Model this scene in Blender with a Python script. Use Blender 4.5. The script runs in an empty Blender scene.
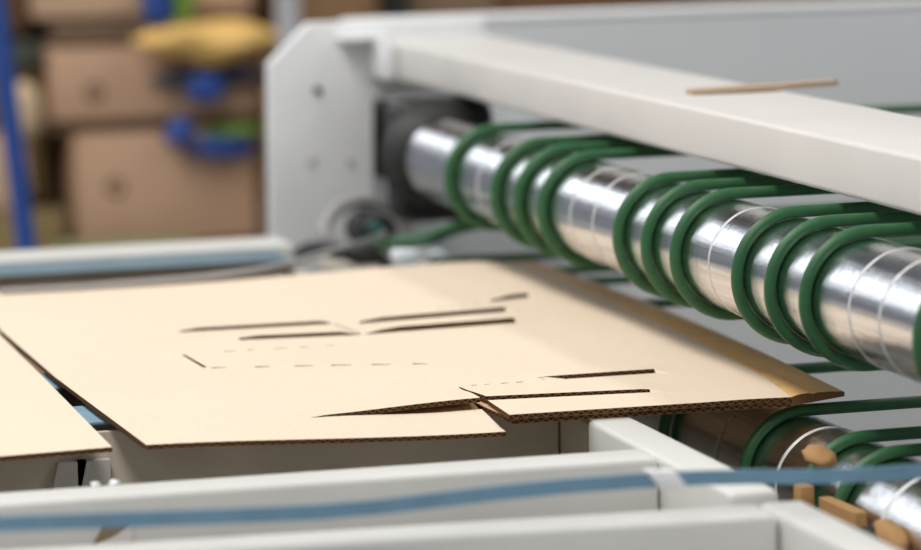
import bpy, bmesh, math, random
from mathutils import Vector, Matrix
random.seed(7)
S = bpy.context.scene
COL = S.collection
PI = math.pi

# ------------------------------------------------------------------ camera, world, light, exposure
CAM_H = 1.385                                   # lens height above the floor
cam_d = bpy.data.cameras.new('camera')
cam = bpy.data.objects.new('camera', cam_d)
COL.objects.link(cam)
S.camera = cam
cam_d.sensor_width = 36.0
cam_d.lens = 3300.0 / 921.0 * 36.0
right = Vector((0.95979151, -0.28001347, -0.01981718))
down = Vector((-0.0562332, -0.12262311, -0.99085892))
fwd = Vector((0.2750238, 0.95213236, -0.13343867))
R = Matrix((right, -down, -fwd)).transposed().to_4x4()
cam.matrix_world = Matrix.Translation((0, 0, CAM_H)) @ R
cam_d.clip_start = 0.05
cam_d.dof.use_dof = True
cam_d.dof.focus_distance = 2.84
cam_d.dof.aperture_fstop = 3.5
cam_d.dof.aperture_blades = 9

W = bpy.data.worlds.new('world')
S.world = W
W.use_nodes = True
bgn = W.node_tree.nodes['Background']
bgn.inputs['Color'].default_value = (0.80, 0.90, 1.0, 1)
bgn.inputs['Strength'].default_value = 0.31

def area(name, loc, rot, sx, sy, power, col=(1, 1, 1)):
    l = bpy.data.lights.new(name, 'AREA')
    l.shape = 'RECTANGLE'; l.size = sx; l.size_y = sy; l.energy = power; l.color = col
    o = bpy.data.objects.new(name, l); COL.objects.link(o)
    o.location = loc; o.rotation_euler = rot
    return o
area('hall_lamp_row', (-0.85, 2.2, 4.6), (0, 0, 0), 1.0, 11.0, 365, (1.0, 0.97, 0.93))
area('hall_lamp_row', (-3.4, 2.0, 4.6), (0, 0, 0), 0.6, 10.0, 50, (1.0, 0.97, 0.93))
area('hall_lamp_row', (3.6, 5.0, 4.6), (0, 0, 0), 0.6, 9.0, 100, (1.0, 0.97, 0.93))

S.view_settings.view_transform = 'Standard'
S.view_settings.look = 'None'
S.view_settings.gamma = 1.0
S.view_settings.use_curve_mapping = False
S.view_settings.exposure = -0.09

# ------------------------------------------------------------------ materials
def new_mat(name):
    m = bpy.data.materials.new(name); m.use_nodes = True
    nt = m.node_tree
    return m, nt, nt.nodes, nt.links, nt.nodes['Principled BSDF']

def mat(name, col, rough=0.5, metal=0.0, var=0.06, scale=25.0, bump=0.0, coat=0.0, spec=0.5):
    """painted / moulded surface with faint procedural mottling"""
    m, nt, N, L, p = new_mat(name)
    tc = N.new('ShaderNodeTexCoord')
    no = N.new('ShaderNodeTexNoise'); no.inputs['Scale'].default_value = scale; no.inputs['Detail'].default_value = 4
    L.new(tc.outputs['Object'], no.inputs['Vector'])
    r = N.new('ShaderNodeValToRGB')
    r.color_ramp.elements[0].position = 0.3; r.color_ramp.elements[1].position = 0.7
    r.color_ramp.elements[0].color = tuple(c * (1 - var) for c in col) + (1,)
    r.color_ramp.elements[1].color = tuple(min(1, c * (1 + var)) for c in col) + (1,)
    L.new(no.outputs['Fac'], r.inputs['Fac'])
    L.new(r.outputs['Color'], p.inputs['Base Color'])
    p.inputs['Roughness'].default_value = rough
    p.inputs['Metallic'].default_value = metal
    p.inputs['Specular IOR Level'].default_value = spec
    p.inputs['Coat Weight'].default_value = coat
    if bump:
        b = N.new('ShaderNodeBump'); b.inputs['Strength'].default_value = bump; b.inputs['Distance'].default_value = 0.002
        L.new(no.outputs['Fac'], b.inputs['Height']); L.new(b.outputs['Normal'], p.inputs['Normal'])
    return m

def mat_board(name, col, rough=0.62):
    """kraft liner: fine fibres, faint flute wash-boarding along the machine axis"""
    m, nt, N, L, p = new_mat(name)
    tc = N.new('ShaderNodeTexCoord')
    mp = N.new('ShaderNodeMapping'); mp.inputs['Scale'].default_value = (260, 26, 60)
    L.new(tc.outputs['Object'], mp.inputs['Vector'])
    no = N.new('ShaderNodeTexNoise'); no.inputs['Scale'].default_value = 1.0; no.inputs['Detail'].default_value = 6
    L.new(mp.outputs['Vector'], no.inputs['Vector'])
    n2 = N.new('ShaderNodeTexNoise'); n2.inputs['Scale'].default_value = 6.0; n2.inputs['Detail'].default_value = 3
    L.new(tc.outputs['Object'], n2.inputs['Vector'])
    mx = N.new('ShaderNodeMix'); mx.data_type = 'FLOAT'; mx.inputs[0].default_value = 0.4
    L.new(no.outputs['Fac'], mx.inputs[2]); L.new(n2.outputs['Fac'], mx.inputs[3])
    r = N.new('ShaderNodeValToRGB')
    r.color_ramp.elements[0].position = 0.3; r.color_ramp.elements[1].position = 0.7
    r.color_ramp.elements[0].color = tuple(c * 0.95 for c in col) + (1,)
    r.color_ramp.elements[1].color = tuple(min(1, c * 1.04) for c in col) + (1,)
    L.new(mx.outputs[0], r.inputs['Fac'])
    L.new(r.outputs['Color'], p.inputs['Base Color'])
    p.inputs['Roughness'].default_value = rough
    p.inputs['Specular IOR Level'].default_value = 0.35
    w = N.new('ShaderNodeTexWave'); w.bands_direction = 'X'; w.inputs['Scale'].default_value = 40; w.inputs['Distortion'].default_value = 0.3
    L.new(tc.outputs['Object'], w.inputs['Vector'])
    b = N.new('ShaderNodeBump'); b.inputs['Strength'].default_value = 0.12; b.inputs['Distance'].default_value = 0.0006
    L.new(w.outputs['Fac'], b.inputs['Height']); L.new(b.outputs['Normal'], p.inputs['Normal'])
    return m

def mat_flute():
    """cut edge of corrugated board: wavy medium between two liners (UV: run, height)"""
    m, nt, N, L, p = new_mat('corrugated_cut_edge')
    uv = N.new('ShaderNodeUVMap'); uv.uv_map = 'edge'
    sp = N.new('ShaderNodeSeparateXYZ'); L.new(uv.outputs['UV'], sp.inputs[0])
    def mth(op, a, b=None, c=None):
        n = N.new('ShaderNodeMath'); n.operation = op
        for i, v in enumerate((a, b, c)):
            if v is None: continue
            if isinstance(v, (int, float)): n.inputs[i].default_value = v
            else: L.new(v, n.inputs[i])
        return n.outputs[0]
    s = mth('SINE', mth('MULTIPLY', sp.outputs['X'], 2 * PI / 0.0085))
    d = mth('ABSOLUTE', mth('SUBTRACT', sp.outputs['Y'], mth('MULTIPLY', s, 0.36)))
    a = mth('LESS_THAN', d, 0.16)
    b = mth('GREATER_THAN', mth('ABSOLUTE', sp.outputs['Y']), 0.42)
    f = mth('MAXIMUM', a, b)
    mx = N.new('ShaderNodeMix'); mx.data_type = 'RGBA'
    mx.inputs[6].default_value = (0.035, 0.017, 0.008, 1); mx.inputs[7].default_value = (0.22, 0.115, 0.05, 1)
    L.new(f, mx.inputs[0]); L.new(mx.outputs[2], p.inputs['Base Color'])
    p.inputs['Roughness'].default_value = 0.9; p.inputs['Specular IOR Level'].default_value = 0.1
    return m

ANI = 0.0
def mat_chrome(name, col=(0.78, 0.78, 0.80), rough=0.12, streak=0.06):
    """ground steel tube: fine circumferential grinding and lengthwise streaks of tone and roughness"""
    m, nt, N, L, p = new_mat(name)
    tc = N.new('ShaderNodeTexCoord')
    mp = N.new('ShaderNodeMapping'); mp.inputs['Scale'].default_value = (12, 1400, 12)
    L.new(tc.outputs['Object'], mp.inputs['Vector'])
    no = N.new('ShaderNodeTexNoise'); no.inputs['Scale'].default_value = 1; no.inputs['Detail'].default_value = 5
    L.new(mp.outputs['Vector'], no.inputs['Vector'])
    m2 = N.new('ShaderNodeMapping'); m2.inputs['Scale'].default_value = (330, 3, 330)
    L.new(tc.outputs['Object'], m2.inputs['Vector'])
    n2 = N.new('ShaderNodeTexNoise'); n2.inputs['Scale'].default_value = 1; n2.inputs['Detail'].default_value = 3
    L.new(m2.outputs['Vector'], n2.inputs['Vector'])
    ad = N.new('ShaderNodeMath'); ad.operation = 'ADD'
    L.new(no.outputs['Fac'], ad.inputs[0]); L.new(n2.outputs['Fac'], ad.inputs[1])
    mr = N.new('ShaderNodeMapRange'); mr.inputs[1].default_value = 0.7; mr.inputs[2].default_value = 1.3
    mr.inputs[3].default_value = rough - streak * 0.5; mr.inputs[4].default_value = rough + streak
    L.new(ad.outputs[0], mr.inputs[0]); L.new(mr.outputs[0], p.inputs['Roughness'])
    r = N.new('ShaderNodeValToRGB')
    r.color_ramp.elements[0].position = 0.25; r.color_ramp.elements[1].position = 0.65
    r.color_ramp.elements[0].color = tuple(c * 0.72 for c in col) + (1,)
    r.color_ramp.elements[1].color = tuple(col) + (1,)
    L.new(n2.outputs['Fac'], r.inputs['Fac']); L.new(r.outputs['Color'], p.inputs['Base Color'])
    p.inputs['Metallic'].default_value = 1.0
    p.inputs['Anisotropic'].default_value = 0.8; p.inputs['Anisotropic Rotation'].default_value = ANI
    tg = N.new('ShaderNodeTangent'); tg.direction_type = 'RADIAL'; tg.axis = 'Y'
    L.new(tg.outputs[0], p.inputs['Tangent'])
    b = N.new('ShaderNodeBump'); b.inputs['Strength'].default_value = 0.16; b.inputs['Distance'].default_value = 0.001
    L.new(no.outputs['Fac'], b.inputs['Height']); L.new(b.outputs['Normal'], p.inputs['Normal'])
    return m

M = {}
M['board'] = mat_board('kraft_liner', (0.785, 0.645, 0.495))
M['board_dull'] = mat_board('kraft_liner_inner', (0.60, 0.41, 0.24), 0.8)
M['flute'] = mat_flute()
M['amber'] = mat('amber_edge_shade', (0.86, 0.52, 0.19), 0.38, var=0.10, scale=40, spec=0.4)  # shade and warm bounce on the folded carton edge, put into its colour
M['cream'] = mat('cream_grey_paint', (0.71, 0.68, 0.645), 0.42, var=0.025, scale=9, bump=0.05)
M['frame'] = mat('light_grey_paint', (0.66, 0.65, 0.615), 0.45, var=0.03, scale=12, bump=0.05)
M['plate'] = mat('pale_grey_plate_paint', (0.84, 0.84, 0.845), 0.5, var=0.03, scale=12)
M['guard'] = mat('guard_grey_paint', (0.64, 0.65, 0.66), 0.5, var=0.03, scale=5)
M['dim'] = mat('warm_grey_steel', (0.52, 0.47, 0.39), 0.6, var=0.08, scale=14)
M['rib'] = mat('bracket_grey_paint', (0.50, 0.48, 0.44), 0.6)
M['dark'] = mat('black_cast_iron', (0.012, 0.012, 0.011), 0.6, var=0.2, scale=30)
M['hole'] = mat('dark_bolt_steel', (0.06, 0.06, 0.065), 0.45, metal=0.6)
M['chrome'] = mat_chrome('ground_steel_tube')
M['rim'] = mat_chrome('steel_collar', (0.85, 0.83, 0.80), 0.28, 0.1)
M['scuff'] = mat('scuffed_steel_ring', (0.66, 0.66, 0.66), 0.55, metal=0.35, var=0.15, scale=90)
M['belt'] = mat('green_urethane', (0.022, 0.108, 0.036), 0.46, var=0.16, scale=60, bump=0.1)
M['blue_belt'] = mat('blue_flat_belt', (0.22, 0.34, 0.43), 0.85, var=0.08, scale=30, spec=0.15)
M['grey_belt'] = mat('dull_blue_grey_belt', (0.155, 0.215, 0.25), 0.85, var=0.08, scale=30, spec=0.15)
M['strap'] = mat('blue_grey_strap', (0.145, 0.265, 0.365), 0.55, var=0.07, scale=45)
M['white_tape'] = mat('white_tape', (0.90, 0.90, 0.90), 0.5, var=0.03)
M['scrap'] = mat_board('brown_paper_scrap', (0.42, 0.235, 0.095), 0.8)
M['stick'] = mat_board('board_offcut', (0.52, 0.38, 0.265), 0.75)
M['sticker'] = mat('pale_sticker', (0.70, 0.66, 0.62), 0.5)
M['chip'] = mat('bare_primer_patch', (0.24, 0.17, 0.09), 0.75, var=0.2, scale=60)
M['cable_grey'] = mat('grey_cable', (0.36, 0.35, 0.34), 0.5)
M['cable_black'] = mat('black_cable', (0.02, 0.022, 0.025), 0.45)
M['teal'] = mat('teal_plastic', (0.03, 0.13, 0.11), 0.5)
M['conn'] = mat('pale_blue_connector', (0.85, 0.90, 0.97), 0.4)
M['floor'] = mat('sealed_concrete', (0.26, 0.25, 0.23), 0.6, var=0.10, scale=3)
M['wall_brown'] = mat('brown_hall_wall', (0.13, 0.10, 0.08), 0.8, var=0.2, scale=2)
M['wall'] = mat('grey_hall_wall', (0.36, 0.38, 0.42), 0.8, var=0.25, scale=2)
m, nt, N, L, p = new_mat('daylit_pane')
p.inputs['Base Color'].default_value = (0.8, 0.85, 0.9, 1); p.inputs['Emission Color'].default_value = (0.92, 0.96, 1.0, 1); p.inputs['Emission Strength'].default_value = 2.8
M['pane'] = m
M['carton'] = mat('stored_carton_brown', (0.56, 0.35, 0.225), 0.8, var=0.07, scale=5)
M['carton_tan'] = mat('stored_carton_tan', (0.64, 0.42, 0.27), 0.8, var=0.07, scale=5)
M['carton_dark'] = mat('stored_carton_dark', (0.20, 0.125, 0.075), 0.8, var=0.12, scale=5)
M['carton_rust'] = mat('stored_carton_rust', (0.17, 0.085, 0.04), 0.8, var=0.2, scale=5)
M['wood'] = mat('pine_post', (0.52, 0.35, 0.18), 0.7, var=0.12, scale=8)
M['post_grey'] = mat('galvanised_post', (0.50, 0.50, 0.53), 0.5, var=0.05)
M['yellow'] = mat('yellow_film', (0.90, 0.56, 0.17), 0.5, var=0.12, scale=12)
M['navy'] = mat('navy_film', (0.018, 0.028, 0.065), 0.4, var=0.2)
M['blue'] = mat('bright_blue_plastic', (0.022, 0.075, 0.32), 0.4, var=0.1)
M['green'] = mat('lime_plastic', (0.16, 0.30, 0.045), 0.5, var=0.1)
M['olive'] = mat('olive_board', (0.27, 0.19, 0.08), 0.8, var=0.15, scale=6)
M['moss'] = mat('moss_green_paint', (0.25, 0.28, 0.13), 0.7, var=0.1, scale=6)
M['ink'] = mat('printed_ink', (0.07, 0.045, 0.03), 0.8)

# ------------------------------------------------------------------ helpers
def link_mesh(name, bm, material, parent=None, smooth=None):
    me = bpy.data.meshes.new(name)
    bmesh.ops.recalc_face_normals(bm, faces=bm.faces[:])
    bm.to_mesh(me); bm.free()
    mats = material if isinstance(material, (list, tuple)) else [material]
    for x in mats: me.materials.append(x)
    if smooth is not None:
        me.polygons.foreach_set('use_smooth', [True] * len(me.polygons))
        if smooth > 0: me.set_sharp_from_angle(angle=math.radians(smooth))
    o = bpy.data.objects.new(name, me); COL.objects.link(o)
    if parent: o.parent = parent; o.matrix_parent_inverse = parent.matrix_world.inverted()
    return o

def tag(o, label, cat, group=None, kind=None):
    o['label'] = label; o['category'] = cat
    if group: o['group'] = group
    if kind: o['kind'] = kind
    return o

def thing(name, label, cat, loc=(0, 0, 0), group=None):
    o = bpy.data.objects.new(name, None); COL.objects.link(o)
    o.location = loc; o.empty_display_size = 0.05
    o.matrix_world = Matrix.Translation(loc)
    return tag(o, label, cat, group)

def struct(o):
    o['kind'] = 'structure'; return o

def add_box(bm, lo, hi, bev=0.0, seg=2, rz=0.0):
    lo, hi = Vector(lo), Vector(hi)
    t = bmesh.new()
    bmesh.ops.create_cube(t, size=1.0)
    c, s = (lo + hi) / 2, hi - lo
    for v in t.verts: v.co = Vector((v.co.x * s.x, v.co.y * s.y, v.co.z * s.z))
    if bev:
        bmesh.ops.bevel(t, geom=t.edges[:], offset=bev, segments=seg, profile=0.5, affect='EDGES')
    if rz: bmesh.ops.rotate(t, verts=t.verts[:], cent=(0, 0, 0), matrix=Matrix.Rotation(rz, 3, 'Z'))
    for v in t.verts: v.co += c
    merge(bm, t)

def merge(bm, t):
    me = bpy.data.meshes.new('tmp'); t.to_mesh(me); t.free(); bm.from_mesh(me); bpy.data.meshes.remove(me)

def box(name, lo, hi, m, parent=None, bev=0.002, seg=2, rz=0.0, smooth=40):
    bm = bmesh.new(); add_box(bm, lo, hi, bev, seg, rz)
    return link_mesh(name, bm, m, parent, smooth)

def add_tube(bm, pts, rad, n=12, closed=False, flat=1.0):
    pts = [Vector(p) for p in pts]
    rads = rad if isinstance(rad, (list, tuple)) else [rad] * len(pts)
    rings = []; N = len(pts); up = None
    for i, p in enumerate(pts):
        a = pts[(i - 1) % N] if (closed or i > 0) else p
        b = pts[(i + 1) % N] if (closed or i < N - 1) else p
        t = (b - a).normalized()
        if up is None:
            up = Vector((0, 0, 1)) if abs(t.z) < 0.9 else Vector((0, 1, 0))
        s = t.cross(up)
        if s.length < 1e-6: s = t.orthogonal()
        s.normalize(); up = s.cross(t).normalized()
        rings.append([bm.verts.new(p + s * math.cos(2 * PI * k / n) * rads[i] + up * math.sin(2 * PI * k / n) * rads[i] * flat) for k in range(n)])
    for i in range(N if closed else N - 1):
        A, B = rings[i], rings[(i + 1) % N]
        for k in range(n): bm.faces.new((A[k], A[(k + 1) % n], B[(k + 1) % n], B[k]))
    if not closed:
        bm.faces.new(rings[0][::-1]); bm.faces.new(rings[-1])

def tube(name, pts, rad, m, parent=None, n=12, closed=False, flat=1.0):
    bm = bmesh.new(); add_tube(bm, pts, rad, n, closed, flat)
    return link_mesh(name, bm, m, parent, 50)

def add_lathe_y(bm, cx, cz, prof, n=64, close=False):
    """surface of revolution about a line parallel to Y; prof = [(y, r)]"""
    rings = []
    for y, r in prof:
        rings.append([bm.verts.new((cx + r * math.cos(2 * PI * k / n), y, cz + r * math.sin(2 * PI * k / n))) for k in range(n)])
    P = len(prof)
    for i in range(P if close else P - 1):
        A, B = rings[i], rings[(i + 1) % P]
        for k in range(n): bm.faces.new((A[k], A[(k + 1) % n], B[(k + 1) % n], B[k]))
    if not close:
        if prof[0][1] > 1e-5: bm.faces.new(rings[0])
        if prof[-1][1] > 1e-5: bm.faces.new(rings[-1][::-1])

def lathe_y(name, cx, cz, prof, m, parent=None, n=64, close=False):
    bm = bmesh.new(); add_lathe_y(bm, cx, cz, prof, n, close)
    return link_mesh(name, bm, m, parent, 35)

def add_prism(bm, poly, axis, a, b):
    """extrude a 2-D polygon along an axis between a and b"""
    def P(u, v, w):
        return {'x': (w, u, v), 'y': (u, w, v), 'z': (u, v, w)}[axis]
    A = [bm.verts.new(P(u, v, a)) for u, v in poly]; B = [bm.verts.new(P(u, v, b)) for u, v in poly]
    n = len(poly)
    bm.faces.new(A); bm.faces.new(B[::-1])
    for i in range(n): bm.faces.new((A[i], A[(i + 1) % n], B[(i + 1) % n], B[i]))

def prism(name, poly, axis, a, b, m, parent=None, bev=0.0):
    bm = bmesh.new(); add_prism(bm, poly, axis, a, b)
    if bev: bmesh.ops.bevel(bm, geom=bm.edges[:], offset=bev, segments=2, profile=0.5, affect='EDGES')
    return link_mesh(name, bm, m, parent, 40)

def smooth_path(ctrl, per=10):
    """Catmull-Rom through control points"""
    c = [Vector(p) for p in ctrl]; c = [c[0] * 2 - c[1]] + c + [c[-1] * 2 - c[-2]]
    out = []
    for i in range(1, len(c) - 2):
        p0, p1, p2, p3 = c[i - 1:i + 3]
        for k in range(per):
            t = k / per
            out.append(0.5 * ((2 * p1) + (p2 - p0) * t + (2 * p0 - 5 * p1 + 4 * p2 - p3) * t * t + (3 * p1 - p0 - 3 * p2 + p3) * t ** 3))
    out.append(c[-2]); return out

def sstep(a, b, x):
    t = max(0.0, min(1.0, (x - a) / (b - a))); return t * t * (3 - 2 * t)

def crumple(name, loc, size, m, parent=None, seed=1, amp=0.3, sub=3, flat_bottom=True):
    """crumpled lump: noisy ellipsoid flattened where it rests"""
    from mathutils import noise
    bm = bmesh.new(); bmesh.ops.create_icosphere(bm, subdivisions=sub, radius=1.0)
    for v in bm.verts:
        d = v.co.normalized()
        k = 1 + amp * noise.noise(d * 1.7 + Vector((seed, 0, 0))) + amp * 0.5 * noise.noise(d * 4.1 + Vector((0, seed, 0)))
        v.co = d * k
        if flat_bottom and v.co.z < -0.6: v.co.z = -0.6
        v.co = Vector((v.co.x * size[0], v.co.y * size[1], v.co.z * size[2])) + Vector(loc)
    return link_mesh(name, bm, m, parent, 60)

# ------------------------------------------------------------------ the setting
struct(box('floor', (-6, -1, -0.05), (9, 10, 0), M['floor'], bev=0))
struct(box('wall_back', (0.62, 9.5, 0), (9, 9.7, 4.6), M['wall_brown'], bev=0))
struct(box('wall_left', (-6, 9.5, 0), (0.62, 9.7, 4.6), M['wall'], bev=0))
for i, x in enumerate((-4.6, -1.95)):
    w = struct(box('window_%d' % (i + 1), (x, 9.46, 2.55), (x + 2.5, 9.485, 3.55), M['pane'], None, 0))
    bm = bmesh.new()
    for lo, hi in (((x - .06, 9.43, 2.49), (x + 2.56, 9.499, 2.55)), ((x - .06, 9.43, 3.55), (x + 2.56, 9.499, 3.61)),
                   ((x - .06, 9.43, 2.55), (x, 9.499, 3.55)), ((x + 2.5, 9.43, 2.55), (x + 2.56, 9.499, 3.55)), ((x + 1.23, 9.44, 2.55), (x + 1.27, 9.459, 3.55))):
        add_box(bm, lo, hi)
    link_mesh('window_frame', bm, M['post_grey'], w, 40)

# ------------------------------------------------------------------ grey machine guard behind everything
g = thing('machine_guard', 'large smooth grey sheet-metal guard standing behind the cream beam and rollers', 'machine guard', (2.3, 4.42, 0))
bm = bmesh.new(); add_box(bm, (1.12, 4.40, 0.02), (3.9, 4.43, 1.118), 0.004)
link_mesh('panel', bm, M['guard'], g, 40)
box('top_flange', (1.12, 4.40, 1.1185), (3.9, 4.46, 1.130), M['plate'], g, 0.004)

# ------------------------------------------------------------------ feed frames: near and far
F_TOP = 0.891
f1 = thing('conveyor_frame', 'light grey welded box-section frame carrying the cardboard sheets, with a stub end at the roller', 'conveyor frame', (0.4, 3.2, 0))
bm = bmesh.new(); add_box(bm, (-0.75, -0.045, 0.832), (0.8600, 0.0, F_TOP), 0.005, 3)
for v in bm.verts: v.co.y += 2.466 + (0.86 - v.co.x) * 0.030
link_mesh('front_rail', bm, M['frame'], f1, 40)
box('side_beam', (0.8612, 2.268, 0.815), (0.9005, 2.606, F_TOP), M['frame'], f1, 0.005, 3)
box('rear_rail', (-0.75, 3.868, 0.80), (0.909, 3.955, F_TOP + 0.002), M['frame'], f1, 0.005, 3)
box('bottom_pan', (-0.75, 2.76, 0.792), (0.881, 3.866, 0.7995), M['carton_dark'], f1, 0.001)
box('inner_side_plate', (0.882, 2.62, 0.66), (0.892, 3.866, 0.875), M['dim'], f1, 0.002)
for lx, ly in ((-0.7, 2.488), (0.70, 2.446), (-0.7, 3.90), (0.66, 3.90)):
    box('leg', (lx - 0.02, ly - 0.02, 0), (lx + 0.02, ly + 0.02, 0.831 if ly < 3 else 0.799), M['frame'], f1, 0.003)
pc = prism('paint_chip', [(0.4085, 0.8545), (0.4185, 0.871), (0.440, 0.869), (0.425, 0.8605)], 'y', 2.4318, 2.4332, M['chip'], f1)
pc['label'] = 'brown bare patch in the paint'
pc = prism('sticker_remnant', [(0.4095, 0.854), (0.425, 0.860), (0.440, 0.8685), (0.438, 0.855)], 'y', 2.4318, 2.4332, M['sticker'], f1)
pc['label'] = 'pale torn sticker remnant'

f2 = thing('near_frame', 'light grey box-section frame in the foreground, cut off by the bottom edge of the photo', 'machine frame', (0.4, 2.0, 0))
bm = bmesh.new(); add_box(bm, (-0.75, -0.044, 0.78), (0.8665, 0.0, F_TOP), 0.005, 3)
for v in bm.verts: v.co.y += 2.227 + (0.867 - v.co.x) * 0.087
link_mesh('front_rail', bm, M['frame'], f2, 40)
box('side_beam', (0.868, 1.40, 0.79), (0.903, 2.229, F_TOP), M['frame'], f2, 0.005, 3)
box('leg', (0.87, 1.41, 0), (0.90, 1.44, 0.789), M['frame'], f2, 0.003)
box('leg', (-0.70, 2.325, 0), (-0.67, 2.355, 0.779), M['frame'], f2, 0.003)
box('leg', (0.82, 2.192, 0), (0.85, 2.222, 0.779), M['frame'], f2, 0.003)

# white fibres on the rail
for i, (x, y, l) in enumerate(((0.419, 2.474, 'left fibre'), (0.434, 2.475, 'right fibre'))):
    o = crumple('lint_tuft', (x, y, F_TOP + 0.0015), (0.004, 0.004, 0.0022), M['white_tape'], None, 3 + i, 0.5, 2)
    tag(o, 'tiny white lint tuft on the grey rail below the sheet gap, %s of two' % ('left' if i == 0 else 'right'), 'lint', 'lint on the front rail')

# blue flat belts that carry the sheets
seen = ['blue flat belt glimpsed lowest in the gap between the two cardboard sheets', 'blue flat belt glimpsed higher up in the gap between the sheets',
        'third blue flat belt from the front, under the cardboard', 'fourth blue flat belt from the front, under the cardboard',
        'fifth blue flat belt from the front, under the rear of the cardboard', 'dull blue-grey flat belt in the open behind the cardboard, along the rear rail']
for i in (0, 1, 5):
    y = 2.802 + i * 0.1915
    if i == 5: y += 0.042
    b = thing('flat_belt', seen[i], 'flat belt', (0.2, y, 0.84), 'blue flat belts under the sheets')
    hw = 0.043 if i < 5 else 0.05
    box('belt', (-0.78, y - hw, 0.887), (0.880, y + hw, 0.890), M['blue_belt'] if i < 5 else M['grey_belt'], b, 0.001)
    box('slider_bed', (-0.75, y - 0.028, 0.80), (0.875, y + 0.028, 0.8865), M['dim'], b, 0.002)

# cross plates under the sheets, seen in the shade between sheet and rail
cp = thing('support_bracket', 'dim grey bracket plates under the front edge of the cardboard', 'bracket', (0.5, 2.72, 0.70))
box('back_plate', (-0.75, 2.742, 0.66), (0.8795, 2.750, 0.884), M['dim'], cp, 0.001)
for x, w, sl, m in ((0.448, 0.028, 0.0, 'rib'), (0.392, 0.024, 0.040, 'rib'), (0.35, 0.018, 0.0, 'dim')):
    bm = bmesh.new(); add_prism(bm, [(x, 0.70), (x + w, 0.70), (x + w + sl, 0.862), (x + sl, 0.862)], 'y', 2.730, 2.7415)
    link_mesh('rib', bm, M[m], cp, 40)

# ------------------------------------------------------------------ cardboard
def board(name, loops, z, t, parent, disp=None, step=0.02, top=None):
    """corrugated panel: outline + cut-outs, thickness t, top surface at z, relief disp(x, y)"""
    cu = bpy.data.curves.new('tmp', 'CURVE'); cu.dimensions = '2D'; cu.fill_mode = 'BOTH'; cu.extrude = t / 2
    for lp in loops:
        s = cu.splines.new('POLY'); s.points.add(len(lp) - 1); s.use_cyclic_u = True
        for q, (x, y) in zip(s.points, lp): q.co = (x, y, 0, 1)
    ob = bpy.data.objects.new('tmp', cu); COL.objects.link(ob)
    dg = bpy.context.evaluated_depsgraph_get()
    me = bpy.data.meshes.new_from_object(ob.evaluated_get(dg))
    bpy.data.objects.remove(ob); bpy.data.curves.remove(cu)
    bm = bmesh.new(); bm.from_mesh(me); bpy.data.meshes.remove(me)
    bmesh.ops.remove_doubles(bm, verts=bm.verts[:], dist=1e-5)
    xs = [v.co.x for v in bm.verts]; ys = [v.co.y for v in bm.verts]
    for ax, lo, hi in ((0, min(xs), max(xs)), (1, min(ys), max(ys))):
        n = int((hi - lo) / step)
        for k in range(1, n):
            co = [0, 0, 0]; no = [0, 0, 0]; co[ax] = lo + (hi - lo) * k / n; no[ax] = 1
            bmesh.ops.bisect_plane(bm, geom=bm.verts[:] + bm.edges[:] + bm.faces[:], dist=1e-6, plane_co=co, plane_no=no)
    bm.normal_update()
    uv = bm.loops.layers.uv.new('edge')
    for f in bm.faces:
        side = abs(f.normal.z) < 0.5
        f.material_index = 1 if side else 0
        for l in f.loops:
            c = l.vert.co
            l[uv].uv = (c.x + c.y, c.z / t) if side else (0, 0.47)
    for v in bm.verts:
        d = disp(v.co.x, v.co.y) if disp else 0.0
        v.co.z += z - t / 2 + d
    return link_mesh(name, bm, [top or M['board'], M['flute']], parent, 25)

def cut(p, q, w0, w1=None):
    """thin cut from p to q, w0 wide at p and w1 at q"""
    w1 = w0 if w1 is None else w1
    p, q = Vector(p), Vector(q); n = (q - p).normalized(); n = Vector((-n.y, n.x))
    return [tuple(p - n * w0 / 2), tuple(q - n * w1 / 2), tuple(q + n * w1 / 2), tuple(p + n * w0 / 2)]

def dashes(p, q, n, duty=0.5, w=0.004):
    p, q = Vector(p), Vector(q); out = []
    for k in range(n):
        a = (k + random.uniform(0, 0.25)) / n; b = a + duty / n * random.uniform(0.6, 1.2)
        out.append(cut(p.lerp(q, a), p.lerp(q, min(b, 0.999)), w, w * 0.5))
    return out

ZT = 0.900
outline = [(0.4806, 2.5865), (0.620, 2.5875), (0.7855, 2.5930), (0.7862, 2.6645), (0.6317, 2.6520), (0.7862, 2.6690),
           (0.7895, 2.7480), (0.7915, 2.7480), (0.7945, 2.6790), (0.9378, 2.6640), (0.9378, 2.6615), (0.7945, 2.6745), (0.7915, 2.6010),
           (0.959, 2.5965), (1.0438, 2.5985), (1.0592, 2.6906), (1.0722, 2.8206), (1.0822, 2.9661), (1.0866, 3.2255), (1.092, 3.42), (1.096, 3.548),
           (1.0533, 3.5657), (0.9227, 3.5601), (0.755, 3.528), (0.6138, 3.5223), (0.487, 3.530), (0.4618, 3.2594), (0.4668, 2.95)]
holes = [cut((0.8647, 2.755), (0.9764, 2.7585), 0.0012, 0.004),
         cut((0.6261, 3.173), (0.7790, 3.1670), 0.001, 0.003),
         cut((0.6701, 3.098), (0.7880, 3.0830), 0.001, 0.003),
         cut((0.7815, 3.1640), (0.7895, 3.0880), 0.002, 0.002),
         cut((0.7925, 3.0835), (0.9502, 3.0985), 0.003, 0.003),
         cut((0.8060, 3.1570), (0.9645, 3.1770), 0.0025, 0.003),
         cut((0.9700, 3.2480), (1.0162, 3.2653), 0.003, 0.003),
         cut((0.6012, 3.0300), (0.6051, 2.9480), 0.003, 0.004)]
holes += dashes((0.6065, 2.9432), (0.8219, 2.8760), 6, 0.55, 0.005)
holes += dashes((0.638, 3.0315), (0.7586, 3.0255), 5, 0.45, 0.004)
holes += dashes((0.800, 2.7527), (0.858, 2.7535), 4, 0.5, 0.003)
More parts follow.
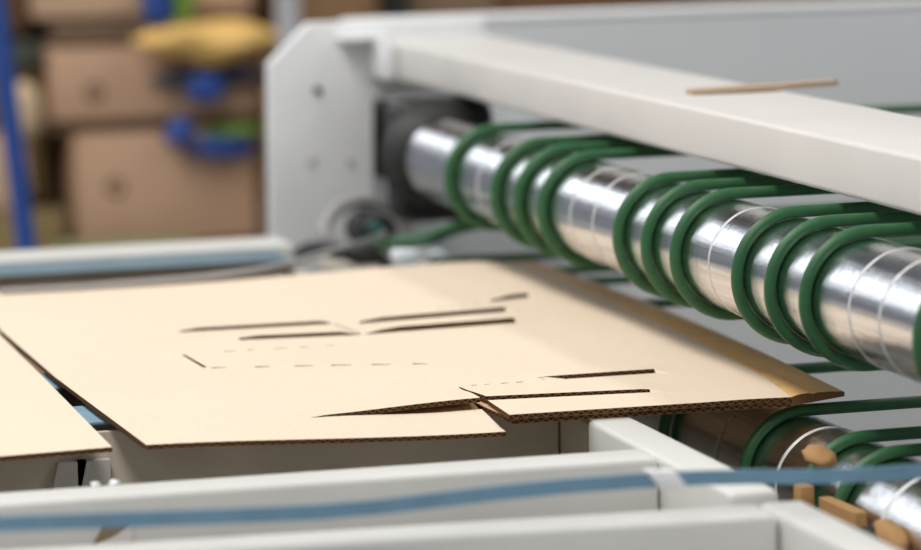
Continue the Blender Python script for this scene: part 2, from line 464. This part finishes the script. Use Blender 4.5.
holes += dashes((0.905, 3.2240), (0.962, 3.2445), 4, 0.5, 0.003)

def slot_left(x): return 2.6520 + (x - 0.6317) * 0.095
def slot_right(x): return 2.6755 - (x - 0.7945) * 0.095
def relief(x, y):
    d = 0.0008 * math.sin(x * 9 + 1) * math.sin(y * 5)
    if x < 0.7885:                                           # left front flap sags towards the middle crease
        s = slot_left(x) if x > 0.6317 else 2.652
        fr = 0.0125 * sstep(0.45, 0.80, x)
        sl = 0.0052 * sstep(0.6317, 0.76, x)
        if y < s:
            k = max(0, min(1, (s - y) / 0.065)); d -= sl * (1 - k) + fr * k
        else:
            d += (0.0012 * sstep(0.628, 0.642, x) + 0.0026 * sstep(0.64, 0.77, x)) * (1 - sstep(0, 0.10, y - s))
    else:                                                    # right half: body stands proud of its flap
        s = slot_right(min(x, 0.94)) if x < 0.94 else 2.66
        if x < 0.955 and y > s:
            d += 0.0028 * (1 - sstep(0, 0.07, y - s)) * (1 - sstep(0.93, 0.955, x))
        d -= 0.001 * sstep(1.0, 1.05, x)
    def lip(x0, x1, ys, h, dep=0.05):
        if x0 < x < x1 and y > ys:
            return h * (1 - sstep(0, dep, y - ys)) * sstep(x0, x0 + 0.03, x) * (1 - sstep(x1 - 0.012, x1, x))
        return 0
    d += lip(0.845, 0.990, 2.7560 + (x - 0.92) * 0.031, 0.0034, 0.06)
    d += lip(0.615, 0.783, 3.170 - (x - 0.70) * 0.039, 0.0032, 0.05)
    d += lip(0.655, 0.786, 3.0905 - (x - 0.73) * 0.127, 0.0035, 0.04)
    d += lip(0.7915, 0.962, 3.0910 + (x - 0.8713) * 0.095, 0.0048, 0.045)
    d += lip(0.795, 0.976, 3.1670 + (x - 0.885) * 0.126, 0.0040, 0.05)
    d += lip(0.960, 1.030, 3.2566 + (x - 0.993) * 0.37, 0.0040, 0.03)
    return d

def lower_relief(x, y):
    d = 0.0008 * math.sin(x * 9 + 1) * math.sin(y * 5) - 0.001 * sstep(1.0, 1.05, x)
    if x < 0.7895 and y < 2.70: d -= 0.0135 * sstep(0.45, 0.80, x) * sstep(0, 0.09, 2.70 - y)
    return d
ct = thing('flat_carton', 'large slotted flat carton blank in the centre, shade-tinted amber fold along its right edge', 'carton', (0.78, 3.05, 0.89))
board('top_panel', [outline] + holes, ZT, 0.004, ct, relief, 0.02)
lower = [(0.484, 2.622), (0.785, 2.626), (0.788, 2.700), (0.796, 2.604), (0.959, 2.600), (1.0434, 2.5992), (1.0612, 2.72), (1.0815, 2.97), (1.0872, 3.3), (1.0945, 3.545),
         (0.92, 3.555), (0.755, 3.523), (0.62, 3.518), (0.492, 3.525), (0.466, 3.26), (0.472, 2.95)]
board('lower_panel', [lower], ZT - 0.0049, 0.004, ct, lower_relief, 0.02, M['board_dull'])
# folded edge, shade tinted into its colour: two flat strips with a scored ridge between, sloping down to the right
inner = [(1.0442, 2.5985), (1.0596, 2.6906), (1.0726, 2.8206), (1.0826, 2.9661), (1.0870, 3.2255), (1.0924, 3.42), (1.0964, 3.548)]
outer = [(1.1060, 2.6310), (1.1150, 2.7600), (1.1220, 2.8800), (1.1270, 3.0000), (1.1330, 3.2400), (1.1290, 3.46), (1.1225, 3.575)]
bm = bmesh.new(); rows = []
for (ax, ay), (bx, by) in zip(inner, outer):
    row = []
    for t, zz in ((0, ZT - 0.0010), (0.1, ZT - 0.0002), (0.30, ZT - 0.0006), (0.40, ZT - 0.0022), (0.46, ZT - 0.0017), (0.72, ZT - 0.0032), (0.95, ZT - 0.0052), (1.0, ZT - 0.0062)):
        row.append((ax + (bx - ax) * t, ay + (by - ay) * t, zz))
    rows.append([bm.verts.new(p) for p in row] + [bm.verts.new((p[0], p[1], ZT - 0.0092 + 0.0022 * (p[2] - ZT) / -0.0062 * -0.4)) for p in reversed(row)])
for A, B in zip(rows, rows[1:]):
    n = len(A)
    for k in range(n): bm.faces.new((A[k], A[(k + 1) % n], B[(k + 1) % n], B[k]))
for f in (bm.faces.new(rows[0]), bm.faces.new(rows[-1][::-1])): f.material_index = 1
ts = link_mesh('shaded_fold', bm, [M['amber'], M['flute']], ct, 20); ts['label'] = 'scored fold band, amber shade in its colour'

lt = thing('flat_carton', 'flat carton blank cut off by the left edge of the photo', 'carton', (0.2, 2.9, 0.89))
lo1 = [(-0.25, 2.560), (0.3611, 2.5785), (0.4525, 2.5850), (0.4560, 2.95), (0.4569, 3.2259), (0.4575, 3.33), (-0.25, 3.36)]
board('top_panel', [lo1], ZT, 0.004, lt, lambda x, y: 0.0008 * math.sin(x * 7) * math.sin(y * 6), 0.03)
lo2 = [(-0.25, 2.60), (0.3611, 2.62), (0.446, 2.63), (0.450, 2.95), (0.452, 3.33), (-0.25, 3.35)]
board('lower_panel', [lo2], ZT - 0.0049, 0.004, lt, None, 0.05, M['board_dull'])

# thin trimmings lying on the back of the sheet
def offcut(name, p, q, w, h, m, label, cat, grp=None, bow=0.0):
    p, q = Vector(p), Vector(q); d = (q - p).normalized(); s = d.cross(Vector((0, 0, 1))).normalized()
    bm = bmesh.new(); rows = []
    n = 10
    for i in range(n + 1):
        t = i / n; c = p.lerp(q, t) + Vector((0, 0, bow * 4 * t * (1 - t)))
        ww = w * (1 - 0.25 * (i in (0, n)))
        rows.append([bm.verts.new(c + s * a * ww / 2 + Vector((0, 0, b * h / 2))) for a, b in ((-1, -1), (1, -1), (1, 1), (-1, 1))])
    for A, B in zip(rows, rows[1:]):
        for k in range(4): bm.faces.new((A[k], A[(k + 1) % 4], B[(k + 1) % 4], B[k]))
    bm.faces.new(rows[0]); bm.faces.new(rows[-1][::-1])
    return tag(link_mesh(name, bm, m, None, 30), label, cat, grp)

# ------------------------------------------------------------------ rollers
RX, RR, UZ, LZ = 1.065, 0.050, 0.998, 0.826
def roller_profile(y0, y1, r=RR):
    return [(y0, 0.018), (y0, r - 0.003), (y0 + 0.003, r), (y1 - 0.003, r), (y1, r - 0.003), (y1, 0.018)]
ur = thing('drive_roller', 'long upper chrome roller wound with green belts, under the cream beam', 'roller', (RX, 2.7, UZ))
lathe_y('tube', RX, UZ, roller_profile(1.75, 3.74), M['chrome'], ur, 96)
lathe_y('shaft', RX, UZ, [(1.62, 0.0175), (3.80, 0.0175)], M['rim'], ur, 32)
def ring(cx, cz, y, w, parent, tilt=0.0):
    bm = bmesh.new(); n = 96; r0 = RR + 0.00005; r1 = RR + 0.0005
    rings = []
    for k in range(n):
        a = 2 * PI * k / n; dy = tilt * math.sin(a) + 0.0006 * math.sin(5 * a)
        rings.append([bm.verts.new((cx + r * math.cos(a), y + s * w / 2 + dy, cz + r * math.sin(a))) for r, s in ((r0, -1), (r1, -0.6), (r1, 0.6), (r0, 1))])
    for k in range(n):
        A, B = rings[k], rings[(k + 1) % n]
        for j in range(4): bm.faces.new((A[j], A[(j + 1) % 4], B[(j + 1) % 4], B[j]))
    return link_mesh('scuff_ring', bm, M['scuff'], parent, 50)
for y, w in ((2.405, 0.0035), (2.345, 0.004), (2.722, 0.003), (3.045, 0.003), (3.115, 0.003), (3.44, 0.003)):
    ring(RX, UZ, y, w, ur, 0.002)

lr = thing('drive_roller', 'lower chrome roller at the bottom right, below the end of the cardboard', 'roller', (RX, 2.6, LZ))
lathe_y('tube', RX, LZ, roller_profile(1.75, 2.706), M['chrome'], lr, 96)
lathe_y('end_collar', RX, LZ, [(2.7062, 0.018), (2.7062, RR + 0.0006), (2.711, RR + 0.0006), (2.711, 0.018)], M['rim'], lr, 96, True)
lathe_y('rear_tube', RX, LZ, roller_profile(2.7115, 3.74, 0.0492), M['chrome'], lr, 64)
lathe_y('shaft', RX, LZ, [(1.62, 0.0175), (3.80, 0.0175)], M['rim'], lr, 32)
for y, w in ((2.565, 0.006), (2.345, 0.007)):
    ring(RX, LZ, y, w, lr, 0.003)

# green round belts: one loop mesh per roller, copied along it
PX, DRUM = 2.45, 0.26
def belt_loop(r=0.0555, x1=PX - RX, r2=0.0555, n=28):
    """round the roller at the origin and a drum of radius r2 level with its top"""
    phi = math.atan2(r - r2, x1); lowa = 2 * phi - PI / 2
    pts = [(r * math.cos(a), 0, r * math.sin(a)) for a in [PI / 2 + (PI + 2 * phi) * k / n for k in range(n + 1)]]
    c2 = Vector((x1, 0, r - r2))
    q = [c2 + Vector((r2 * math.cos(a), 0, r2 * math.sin(a))) for a in [lowa + (PI / 2 - lowa) * k / n for k in range(n + 1)]]
    p0 = Vector(pts[-1])
    pts += [p0.lerp(q[0], k / 8) for k in range(1, 8)] + q
    p1 = q[-1]
    pts += [p1.lerp(Vector((0, 0, r)), k / 8) for k in range(1, 8)]
    return pts
protos = {0: tube('round_belt', belt_loop(), 0.0053, M['belt'], None, 14, True),
          1: tube('round_belt', belt_loop(r2=DRUM), 0.0053, M['belt'], None, 14, True)}
ups = [(2.258, 'green belt on upper roller at the very right edge of the photo'),
       (2.484, 'right-hand belt of the nearest trio of green belts on the upper roller'),
       (2.561, 'middle belt of the nearest trio of green belts on the upper roller'),
       (2.638, 'left-hand belt of the nearest trio of green belts on the upper roller'),
       (2.794, 'right-hand belt of the central trio of green belts on the upper roller'),
       (2.873, 'middle belt of the central trio of green belts on the upper roller'),
       (2.953, 'left-hand belt of the central trio of green belts on the upper roller'),
       (3.191, 'right-hand belt of the blurred far trio of green belts on the upper roller'),
       (3.274, 'middle belt of the blurred far trio of green belts on the upper roller'),
       (3.357, 'left-hand belt of the blurred far trio of green belts on the upper roller'),
       (3.535, 'farthest single green belt on the upper roller, next to the black bearing')]
lows = [(2.420, 'lowest green belt on the lower roller, at the bottom right corner'),
        (2.490, 'middle green belt on the lower roller, passing behind the blue strap'),
        (2.625, 'green belt arching over the lower roller nearest the cardboard corner'),
        (2.830, 'green belt strand running right from behind the front right cardboard corner'),
        (3.287, 'green lower belt emerging behind the cardboard edge below the central belt trio'),
        (3.480, 'green lower belt emerging behind the cardboard edge, nearer of a close pair'),
        (3.580, 'green lower belt emerging behind the cardboard edge, farther of a close pair'),
        (3.715, 'farthest green lower belt, behind the rear corner of the cardboard')]
for kind, (lst, z) in enumerate(((ups, UZ), (lows, LZ))):
    for i, (y, lab) in enumerate(lst):
        o = protos[kind]
        if i: o = o.copy(); COL.objects.link(o)
        o.location = (RX, y, z)
        tag(o, lab, 'belt', ('green belts on the upper roller', 'green belts on the lower roller')[kind])
# the drums the belts return round, right of the picture
rr = thing('return_roller', 'chrome return roller of the upper green belts, beyond the right edge', 'roller', (PX, 2.7, UZ))
lathe_y('tube', PX, UZ, roller_profile(1.75, 3.74), M['chrome'], rr, 48)
lathe_y('shaft', PX, UZ, [(1.62, 0.0175), (4.398, 0.0175)], M['rim'], rr, 24)
zd = LZ + 0.0555 - DRUM
rr = thing('return_drum', 'large grey drum carrying the lower green belts, beyond the right edge', 'roller', (PX, 2.7, zd))
lathe_y('drum_shell', PX, zd, [(1.75, 0.03), (1.75, DRUM - 0.0055), (3.74, DRUM - 0.0055), (3.74, 0.03)], M['post_grey'], rr, 64)
lathe_y('shaft', PX, zd, [(1.62, 0.03), (4.398, 0.03)], M['rim'], rr, 24)

# bearing block at the far end
bb = thing('bearing_block', 'black round bearing housing at the far end of the upper roller', 'bearing', (1.09, 3.9, 0.99))
bm = bmesh.new()
add_box(bm, (1.030, 3.815, 0.915), (1.152, 3.90, 1.064), 0.022, 4)
link_mesh('housing', bm, M['dark'], bb, 40)
lathe_y('bearing_ring', RX, UZ, [(3.748, 0.030), (3.748, 0.050), (3.756, 0.056), (3.816, 0.060), (3.816, 0.030)], M['dark'], bb, 48, True)
box('mounting_arm', (1.105, 3.901, 0.93), (1.14, 4.398, 1.03), M['dark'], bb, 0.003)

# ------------------------------------------------------------------ cream cross beam and its end plate
bt = thing('cross_beam', 'wide cream-painted steel beam running diagonally above the upper roller', 'beam', (1.17, 3.0, 1.06))
bt['kind'] = 'thing'
bm = bmesh.new(); add_box(bm, (1.098, 1.20, 1.0675), (1.246, 4.190, 1.117), 0.0055, 4)
for v in bm.verts: v.co.x += (v.co.y - 2.85) * 0.006
link_mesh('beam', bm, M['cream'], bt, 40)
# chamfered plate that carries it
poly = [(0.953, 0.80), (1.093, 0.80), (1.093, 1.040), (1.252, 1.040), (1.252, 1.140), (1.012, 1.140), (0.957, 1.088)]
bm = bmesh.new(); add_prism(bm, poly, 'y', 4.192, 4.214)
bmesh.ops.bevel(bm, geom=bm.edges[:], offset=0.0025, segments=2, profile=0.5, affect='EDGES')
ep = link_mesh('end_plate', bm, M['plate'], bt, 40)
for x, z, r in ((1.021, 1.052, 0.0055), (1.010, 0.960, 0.0045), (1.062, 0.957, 0.0045)):
    lathe_y('bolt', x, z, [(4.187, 0.0), (4.187, r), (4.1915, r)], M['hole'] if z > 1 else M['dim'], ep, 16)
br = prism('corner_bracket', [(1.046, 1.1175), (1.112, 1.1175), (1.112, 1.1235), (1.046, 1.1235)], 'y', 4.145, 4.191, M['plate'], bt, 0.002)
box('gusset', (1.090, 4.10, 1.069), (1.1045, 4.19, 1.117), M['plate'], bt, 0.002)
poly2 = [(0.96, 0.0), (1.25, 0.0), (1.25, 1.14), (1.01, 1.14), (0.96, 1.09)]
prism('near_end_plate', poly2, 'y', 1.178, 1.199, M['plate'], bt, 0.002)
box('pillar', (1.02, 4.2145, 0.0), (1.09, 4.36, 1.10), M['plate'], bt, 0.004)

# offcut lying across the beam, one more on the belts beyond
offcut('cardboard_strip', (1.1435, 3.118, 1.1200), (1.306, 3.128, 1.1225), 0.020, 0.0052, M['stick'], 'thin brown cardboard strip lying across the cream beam, overhanging its back edge', 'cardboard offcut', None)
offcut('cardboard_scrap', (1.262, 3.02, 1.070), (1.300, 2.935, 1.074), 0.018, 0.004, M['scrap'], 'small tan scrap peeping over the back edge of the beam at right', 'cardboard offcut', None)
offcut('cardboard_scrap', (1.12, 2.475, 1.0605), (1.16, 2.44, 1.0605), 0.012, 0.003, M['scrap'], 'tiny orange scrap on the belts just below the beam at right', 'cardboard offcut', None)

# torn paper caught at the lower roller
SC = 'torn paper at the lower roller'
def scrap(loc, size, seed, lab, rz=0.0):
    o = crumple('paper_scrap', (0, 0, 0), size, M['scrap'], None, seed, 0.16, 3, False)
    o.location = loc; o.rotation_euler = (0.2, 0.1, rz)
    return tag(o, lab, 'paper scrap', SC)
box_s = box('paper_scrap', (-0.0065, -0.008, -0.010), (0.0065, 0.008, 0.010), M['scrap'], None, 0.002)
box_s.location = (0.990, 2.44, 0.846); tag(box_s, 'small square tan scrap left of the torn paper at the lower roller', 'paper scrap', SC)
offcut('paper_scrap', (1.003, 2.43, 0.8415), (1.006, 2.36, 0.8415), 0.012, 0.011, M['scrap'], 'long tan folded scrap lying beside the lower roller under the blue strap', 'paper scrap', SC)
scrap((1.012, 2.46, 0.874), (0.013, 0.018, 0.007), 4, 'domed brown scrap just above the blue strap, in front of the lower roller')
scrap((1.010, 2.31, 0.838), (0.010, 0.026, 0.010), 9, 'darker crumpled scrap nearest the bottom right corner')

# ------------------------------------------------------------------ blue strap across the foreground with a bit of tape
st = thing('blue_strap', 'flat blue-grey strap stretched across the foreground from left edge to right edge', 'strap', (0.6, 2.2, 0.91))
bm = bmesh.new(); n = 40; rows = []
for i in range(n + 1):
    t = i / n; x = -0.35 + 1.85 * t
    zc = 0.9285 - 0.0140 * sstep(0.15, 0.62, x) + 0.0062 * math.sin(PI * min(1, max(0, (x - 0.55) / 0.36))) - 0.0035 * sstep(0.8, 1.0, x)
    rows.append([bm.verts.new((x, 2.2 + a, zc + b)) for a, b in ((-0.003, -0.0050), (0.0, -0.0054), (0.003, 0.0046), (0.001, 0.0053), (-0.001, 0.0051))])
for A, B in zip(rows, rows[1:]):
    for k in range(5): bm.faces.new((A[k], A[(k + 1) % 5], B[(k + 1) % 5], B[k]))
bm.faces.new(rows[0]); bm.faces.new(rows[-1][::-1])
sp_ = link_mesh('strap', bm, M['strap'], st, 60)
o = prism('tape_wrap', [(0.769, 0.928), (0.792, 0.9262), (0.802, 0.9125), (0.782, 0.9125)], 'y', 2.1955, 2.2045, M['white_tape'], sp_, 0.001)
o['label'] = 'scrap of white tape stuck round the strap'
for x in (-0.365, 1.515):
    box('strap_post', (x - 0.015, 2.185, 0), (x + 0.015, 2.215, 0.94), M['frame'], st, 0.002)

# ------------------------------------------------------------------ cable clutter at the far corner of the table
pts = smooth_path([(0.985, 3.95, 0.862), (0.972, 3.97, 0.893), (0.995, 4.0, 0.915), (1.035, 4.03, 0.922), (1.075, 4.05, 0.912), (1.11, 4.08, 0.88)], 8)
tag(tube('grey_hose', pts, 0.008, M['cable_grey'], None), 'grey cable bowed in an arc in front of the pale end plate', 'cable')
pts = smooth_path([(0.92, 3.95, 0.862), (0.955, 3.95, 0.876), (1.0, 3.92, 0.872), (1.05, 3.925, 0.880), (1.10, 3.94, 0.87)], 8)
tag(tube('black_cable', pts, 0.010, M['cable_black'], None), 'black cable tangled under the grey arc at the far table corner', 'cable')
mt = thing('gear_motor', 'small dark motor block with a green cap, under the grey cable arc', 'motor', (1.045, 4.02, 0.86))
lathe_y('motor_body', 1.045, 0.885, [(3.985, 0.018), (3.99, 0.025), (4.06, 0.025), (4.065, 0.018)], M['dark'], mt, 32)
lathe_y('cap', 1.040, 0.893, [(3.972, 0.006), (3.974, 0.010), (3.984, 0.010)], M['teal'], mt, 20)
box('foot', (1.015, 3.99, 0.845), (1.085, 4.06, 0.863), M['dark'], mt, 0.003)
mb = box('motor_shelf', (0.99, 3.76, 0.835), (1.13, 4.09, 0.8445), M['dim'], None, 0.002)
tag(mb, 'dim grey shelf plate under the cables at the far table corner', 'shelf plate')
for i, (x, y, z, sx, lab) in enumerate(((1.028, 3.85, 0.884, 0.011, 'pale blue connector plug left of the others in the cable tangle'),
                                 (1.006, 3.72, 0.889, 0.014, 'pale connector nearest the cardboard back edge, below the cable tangle'),
                                 (1.052, 3.74, 0.882, 0.010, 'pale connector at the right end of the cable tangle'),
                                 (1.066, 3.84, 0.880, 0.016, 'pale grey-blue connector beside the green tensioner belt'))):
    c = thing('cable_connector', lab, 'connector', (x, y, z), 'connectors in the cable tangle')
    box('plug', (x - sx, y - 0.014, z - 0.009), (x + sx, y + 0.014, z + 0.009), M['conn'], c, 0.004, 3)
    tube('wire', smooth_path([(x, y + 0.012, z), (x + 0.01, y + 0.04, z - 0.012), (x - 0.01, y + 0.08, z - 0.022)], 5), 0.003, M['cable_black'], c, 8)
tag(tube('teal_lead', smooth_path([(0.93, 3.70, 0.858), (0.98, 3.70, 0.872), (1.03, 3.68, 0.868), (1.08, 3.70, 0.862)], 6), 0.007, M['teal'], None), 'dark teal lead lying at the back edge of the cardboard', 'cable')
# tensioner belt that leaves the roller to the left
pts = smooth_path([(1.075, 3.60, 0.9415), (1.045, 3.64, 0.930), (1.03, 3.70, 0.912), (1.02, 3.78, 0.898), (1.012, 3.86, 0.888)], 8)
tag(tube('tensioner_belt', pts, 0.0085, M['belt'], None), 'green belt leaving the roller to the left towards the cable tangle', 'belt')
# long thin twig-like lead along the back of the sheets
pts = smooth_path([(0.50, 3.515, 0.9040), (0.62, 3.517, 0.9042), (0.78, 3.545, 0.9060), (0.90, 3.66, 0.908), (0.985, 3.78, 0.905), (1.02, 3.86, 0.902)], 8)
tag(tube('thin_lead', pts, 0.0035, M['cable_grey'], None, 8), 'thin grey-brown lead running along the back edge of the cardboard', 'cable')

# ------------------------------------------------------------------ storage behind (far out of focus)
def carton(name, lo, hi, m, label, marks=(), grp='cartons stacked behind the machine', lid=True):
    t = thing(name, label, 'carton', ((lo[0] + hi[0]) / 2, (lo[1] + hi[1]) / 2, lo[2]), grp)
    box('body', lo, hi, m, t, 0.006)
    if lid:
        box('closure_tape', (lo[0] + 0.02, (lo[1] + hi[1]) / 2 - 0.03, hi[2]), (hi[0] - 0.02, (lo[1] + hi[1]) / 2 + 0.03, hi[2] + 0.0015), M['yellow'], t, 0)
    for (x, z) in marks:
        lathe_y('printed_mark', x, z, [(lo[1] - 0.002, 0.010), (lo[1] - 0.002, 0.018), (lo[1] - 0.0005, 0.018), (lo[1] - 0.0005, 0.010)], M['ink'], t, 24, True)
    return t
# y = 6.5 plane, z from the floor
carton('storage_carton', (1.085, 6.5, 0.575), (1.452, 7.1, 0.800), M['carton'], 'large brown carton, lower of two, behind the machine at left', [(1.163, 0.692)])
carton('storage_carton', (1.045, 6.5, 0.828), (1.462, 7.1, 0.972), M['carton'], 'brown carton in the middle of the stack, under the yellow film', [(1.127, 0.882)])
box_m = carton('storage_carton', (1.02, 6.52, 1.031), (1.46, 7.1, 1.30), M['carton_tan'], 'light tan carton at the very top left of the photo, above the yellow film')
shelf = thing('storage_rack', 'dark rear posts of the rack behind the stacked cartons at left', 'rack', (1.26, 7.15, 0))
for x in (0.99, 1.28, 1.47): box('rear_post', (x, 7.25, 0), (x + 0.03, 7.28, 1.35), M['carton_dark'], shelf, 0.002)
box('cross_bar', (0.99, 7.281, 1.2), (1.50, 7.30, 1.24), M['carton_dark'], shelf, 0.002)
tag(box('shelf_board', (1.045, 6.53, 0.8025), (1.452, 7.1, 0.8265), M['carton_dark'], None, 0.002), 'dark board between the two brown cartons at left', 'board')
tag(box('shelf_board', (1.05, 6.51, 0.985), (1.452, 7.1, 1.018), M['carton_dark'], None, 0.002), 'dark shelf board behind the yellow film', 'board')
tag(box('wooden_post', (1.4675, 6.46, 0), (1.489, 6.50, 0.975), M['wood'], None, 0.003), 'tan wooden post between the cartons and the chamfered plate', 'post')
tag(box('green_plinth', (1.03, 6.40, 0.0), (1.30, 6.48, 0.59), M['moss'], None, 0.004), 'mossy green plinth in front of the lower brown carton, just above the rail', 'plinth')

gp = box('steel_post', (1.490, 6.42, 0), (1.532, 6.46, 1.5), M['post_grey'], None, 0.003)
tag(gp, 'pale galvanised upright post beside the chamfered plate, at the top of the photo', 'post')
# yellow and blue film
o = crumple('yellow_film', (1.345, 6.44, 0.988), (0.135, 0.06, 0.034), M['yellow'], None, 5, 0.35, 3, False)
tag(o, 'yellow plastic film draped over the edge of the middle shelf', 'plastic film')
for v in o.data.vertices:
    if v.co.z < 0.985: v.co.z -= 0.022 * math.exp(-((v.co.x - 1.36) / 0.045) ** 2) * (0.985 - v.co.z) / 0.03
o = crumple('navy_film', (1.36, 6.468, 0.908), (0.115, 0.028, 0.022), M['navy'], None, 8, 0.4, 3, False)
tag(o, 'dark navy plastic film hanging below the yellow film', 'plastic film')
o = crumple('blue_film', (1.335, 6.41, 0.890), (0.035, 0.022, 0.030), M['blue'], None, 2, 0.4, 3, False)
tag(o, 'small blue lobe of film under the navy film', 'plastic film')
o = crumple('blue_film', (1.29, 6.462, 0.800), (0.032, 0.03, 0.028), M['blue'], None, 6, 0.4, 3, False)
tag(o, 'bright blue crumpled film on the lower carton, left-hand lump', 'plastic film')
o = crumple('blue_film', (1.375, 6.462, 0.768), (0.065, 0.03, 0.024), M['blue'], None, 12, 0.5, 3, False)
tag(o, 'bright blue crumpled film hanging down the front of the lower carton', 'plastic film')
o = crumple('green_film', (1.395, 6.45, 0.800), (0.062, 0.025, 0.011), M['green'], None, 3, 0.5, 3, False)
tag(o, 'lime green crumpled film on top of the lower carton beside the blue film', 'plastic film')
tag(box('blue_crate', (1.225, 6.42, 1.022), (1.272, 6.5, 1.12), M['blue'], None, 0.006), 'bright blue upright bin at the top edge, on the top shelf', 'bin')
tag(box('green_bottle_box', (1.282, 6.42, 1.022), (1.318, 6.5, 1.12), M['green'], None, 0.006), 'lime green box at the top edge, right of the blue bin', 'box')
# far left: slanting blue pole and shelf of oddments
pl = tube('blue_pole', [(0.790, 5.5, 1.16), (0.838, 5.5, 0.60)], 0.017, M['blue'], None, 16)
pl2 = thing('blue_brace', 'bright blue slanting pole at the far left edge', 'pole', (0.84, 5.5, 0))
pl.name = 'pole'; pl.parent = pl2; pl.matrix_parent_inverse = pl2.matrix_world.inverted()
box('base', (0.80, 5.46, 0), (0.88, 5.54, 0.60), M['blue'], pl2, 0.004)
carton('dark_carton', (0.80, 6.6, 1.00), (1.018, 7.2, 1.35), M['carton_rust'], 'dark brown carton at the top left corner of the photo', lid=False)
tag(box('green_tray', (0.93, 6.55, 0.935), (1.035, 7.0, 0.985), mat('dark_green_tray', (0.06, 0.07, 0.05), 0.6), None, 0.006), 'dark green tray below the dark brown carton at far left', 'tray')
tag(crumple('tan_sack', (0.985, 6.5, 0.852), (0.038, 0.04, 0.058), mat('tan_sack', (0.58, 0.43, 0.27), 0.8), None, 3, 0.12, 3, False), 'rounded pale tan sack beside the blue pole', 'sack')
carton('olive_carton', (1.00, 6.60, 0.665), (1.040, 7.1, 0.93), M['olive'], 'narrow dark olive carton left of the two brown cartons', lid=False)
tag(crumple('tan_roll', (1.024, 6.58, 0.832), (0.014, 0.02, 0.022), M['carton_tan'], None, 7, 0.1, 3, False), 'small round tan roll end on the dark olive carton', 'roll')
carton('storage_carton', (0.85, 6.52, 0.655), (0.995, 7.1, 0.790), M['carton_tan'], 'tan carton low at far left, beside the blue pole', lid=False)
carton('olive_carton', (0.80, 6.5, 0.30), (1.06, 7.1, 0.650), M['olive'], 'wide olive-brown carton at the bottom of the far-left stack', lid=False)
carton('storage_carton', (1.07, 6.49, 0.30), (1.45, 6.95, 0.57), M['carton_dark'], 'dark brown carton under the lower brown carton, mostly hidden by the rail', lid=False)
# right of the post: cartons on a high rack, only their lower parts in view
carton('rust_carton', (1.56, 6.6, 0.60), (1.745, 7.2, 1.40), mat('orange_brown_board', (0.36, 0.21, 0.10), 0.8), 'orange-brown carton above the chamfered plate, at the top of the photo', lid=False)
bp = box('black_post', (1.752, 6.55, 0), (1.795, 6.60, 1.5), M['dark'], None, 0.003)
tag(bp, 'narrow black upright post between the brown cartons at the top', 'post')
carton('brown_carton', (1.80, 6.6, 0.60), (2.00, 7.2, 1.40), mat('mid_brown_board', (0.27, 0.17, 0.10), 0.8), 'mid-brown carton right of the black post, at the top of the photo', lid=False)
carton('dark_carton', (2.01, 6.6, 0.60), (2.42, 7.2, 1.40), M['carton_rust'], 'dark rust-brown carton above the left part of the grey guard', lid=False)
carton('dark_carton', (2.43, 6.6, 0.60), (3.30, 7.2, 1.40), M['carton_rust'], 'wide dark brown carton above the right part of the grey guard', lid=False)
